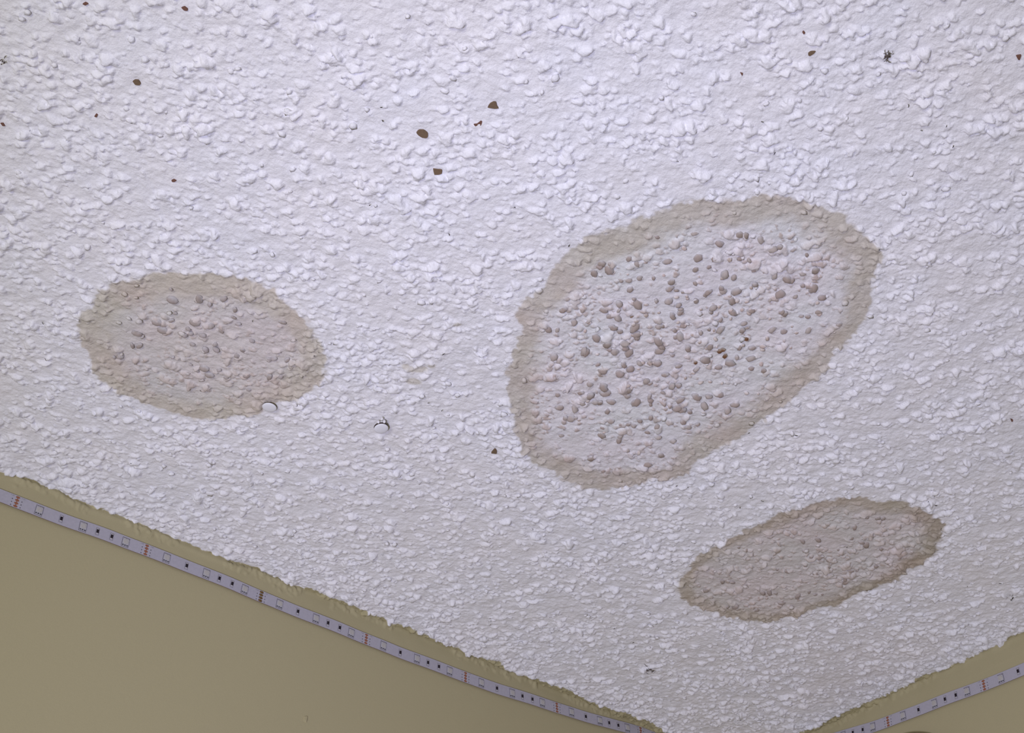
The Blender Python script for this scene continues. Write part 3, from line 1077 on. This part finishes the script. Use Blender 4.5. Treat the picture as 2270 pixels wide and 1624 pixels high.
# ----------------------------------------------------------------- dust
def dust(px, py, w, h, n, label, name='dust_clump', blobs=7, seed=1, mat=M_DUST):
    r = random.Random(seed)
    c = on_ceiling(px, py, -0.0010)
    a = on_ceiling(px + w, py, -0.0010) - c
    b_ = on_ceiling(px, py + h, -0.0010) - c
    mb = MB()
    for k in range(n):
        p = a * r.gauss(0, .40) + b_ * r.gauss(0, .40)
        p.z = r.uniform(-.0008, .0012)
        d = Vector((r.uniform(-1, 1), r.uniform(-1, 1), r.uniform(-.3, .3))).normalized()
        pts = [p.copy()]
        for i in range(5):
            d = (d + Vector((r.uniform(-.7, .7), r.uniform(-.7, .7), r.uniform(-.4, .4)))).normalized()
            pts.append(pts[-1] + d * a.length * .18)
        mb.tube(pts, r.uniform(.00012, .00028), 4)
    for k in range(blobs):
        p = a * r.gauss(0, .33) + b_ * r.gauss(0, .33)
        s = a.length * r.uniform(.10, .2)
        vs = [(p.x + v[0] * s * r.uniform(.75, 1.2), p.y + v[1] * s * r.uniform(.75, 1.2), p.z + v[2] * s * .6) for v in ICO_V]
        mb.add(vs, ICO_F, 0, False)
    o = link(name, mb.mesh(name, [mat]))
    o.location = c
    tag(o, label, 'dust')
    return o


dust(1967, 123, 13, 13, 16, 'brownish grey fluff of dust near the upper right corner of the ceiling', seed=3, blobs=13)
dust(1437, 1486, 13, 8, 9, 'small dark cobweb tuft on the ceiling below left of the small right stain', name='cobweb_tuft', seed=4, blobs=4)
dust(2243, 1325, 6, 8, 5, 'black speck of dirt at the right edge above the right wall', name='dirt_speck', seed=5, blobs=4, mat=M_BLACK)
dust(8, 137, 10, 9, 6, 'purplish brown dust tuft at the far left edge of the ceiling', name='dust_tuft', seed=6, blobs=3)
dust(1085, 1377, 5, 6, 2, 'tiny olive crumb on the ceiling above the left wall strip', name='dirt_crumb', seed=8, blobs=3)

# tiny black slivers standing in for the shade in cracks, all over
mb = MB()
SPECKS = [(1140, 460), (1765, 965), (983, 785), (950, 893), (980, 910), (1016, 962), (1500, 1077), (1525, 1080), (1877, 1213), (1384, 1205), (1489, 1245), (2075, 1120), (2058, 1112), (2086, 1172), (1020, 1490), (1362, 1393), (1404, 1424), (1960, 1509), (95, 716), (290, 1027), (172, 1107), (560, 712), (697, 789), (820, 455), (995, 520), (1660, 960), (1690, 1110), (1640, 1125), (2144, 1300), (2217, 1293), (845, 238), (848, 268), (1262, 545), (2013, 235), (2042, 290), (2112, 325), (2098, 280), (1717, 340), (1690, 270)]
rs = random.Random(3)
for (px, py) in SPECKS:
    c = on_ceiling(px, py, -0.0004)
    d = Vector((rs.uniform(-1, 1), rs.uniform(-1, 1), rs.uniform(-.4, .4))).normalized()
    l = rs.uniform(.0005, .0012)
    mid = c + Vector((rs.uniform(-.0003, .0003), rs.uniform(-.0003, .0003), 0))
    mb.tube([c - d * l, mid - d * l * .3, mid + d * l * .3, c + d * l], rs.uniform(.00018, .0003), 5)
sp = link('crack_shade', mb.mesh('crack_shade', [M_BLACK]), (), ceiling)
sp['kind'] = 'stuff'

# ----------------------------------------------------------------- small bits on the left wall
nub = on_left(676, 1593)
mb = MB()
mb.prism([(-.0016, -.0022), (.0014, -.0026), (.0017, .0022), (.0002, .0027), (-.0013, .0016)], 0, .0013, 0, .7)
me = mb.mesh('paint_nub', [M_WALL])
me.attributes.new('paint', 'FLOAT_COLOR', 'POINT').data.foreach_set('color', np.tile(np.array([.405, .362, .222, 1], np.float32), len(me.vertices)))
o = link('paint_nub', me, (), wall_left)
o.matrix_local = Matrix.Translation((nub.x, 0.0, nub.z)) @ Matrix.Rotation(math.pi / 2, 4, 'X')

# ----------------------------------------------------------------- round wooden piece at the bottom edge, on the right wall
rr_ = 0.066
pc = on_right(2030, 1700)


def topmost(cy, cz):
    best = (1e9, 0)
    for k in range(360):
        a = math.radians(k)
        for q in (0.0, 0.0065, 0.0085):
            d = Vector((-q, cy + rr_ * math.cos(a), cz + rr_ * math.sin(a))) - CAM
            best = min(best, (812 + FPX * d.dot(R_DOWN) / d.dot(R_FWD), 1135 + FPX * d.dot(R_RIGHT) / d.dot(R_FWD)))
    return best


for _ in range(12):                        # lower it until just its highest edge peeks into view
    ty, tx = topmost(pc.y, pc.z)
    want, got = on_right(2030, 1620.8), on_right(tx, ty)
    pc += want - got
pc.z += rr_
root = bpy.data.objects.new('wooden_disc', None)
root.empty_display_size = 0.02
COL.objects.link(root)
root.location = (-0.0005, pc.y, pc.z - rr_)
tag(root, 'round orange-brown wooden piece on the right wall, only its top edge in frame', 'wall decoration')
mb = MB()
mb.lathe([(rr_ - .006, 0), (rr_, .001), (rr_, .006), (rr_ - .003, .008), (rr_ - .007, .006), (rr_ - .007, 0)], 96)
rim = link('rim', mb.mesh('rim', [M_WOODRIM]), (), root)
rim.matrix_local = Matrix.Rotation(-math.pi / 2, 4, 'Y')
mb = MB()
mb.lathe([(rr_ - .0065, 0), (rr_ - .0065, .005), (.002, .0055)], 96)
fc = link('face', mb.mesh('face', [M_WOOD]), (), root)
fc.matrix_local = Matrix.Rotation(-math.pi / 2, 4, 'Y')
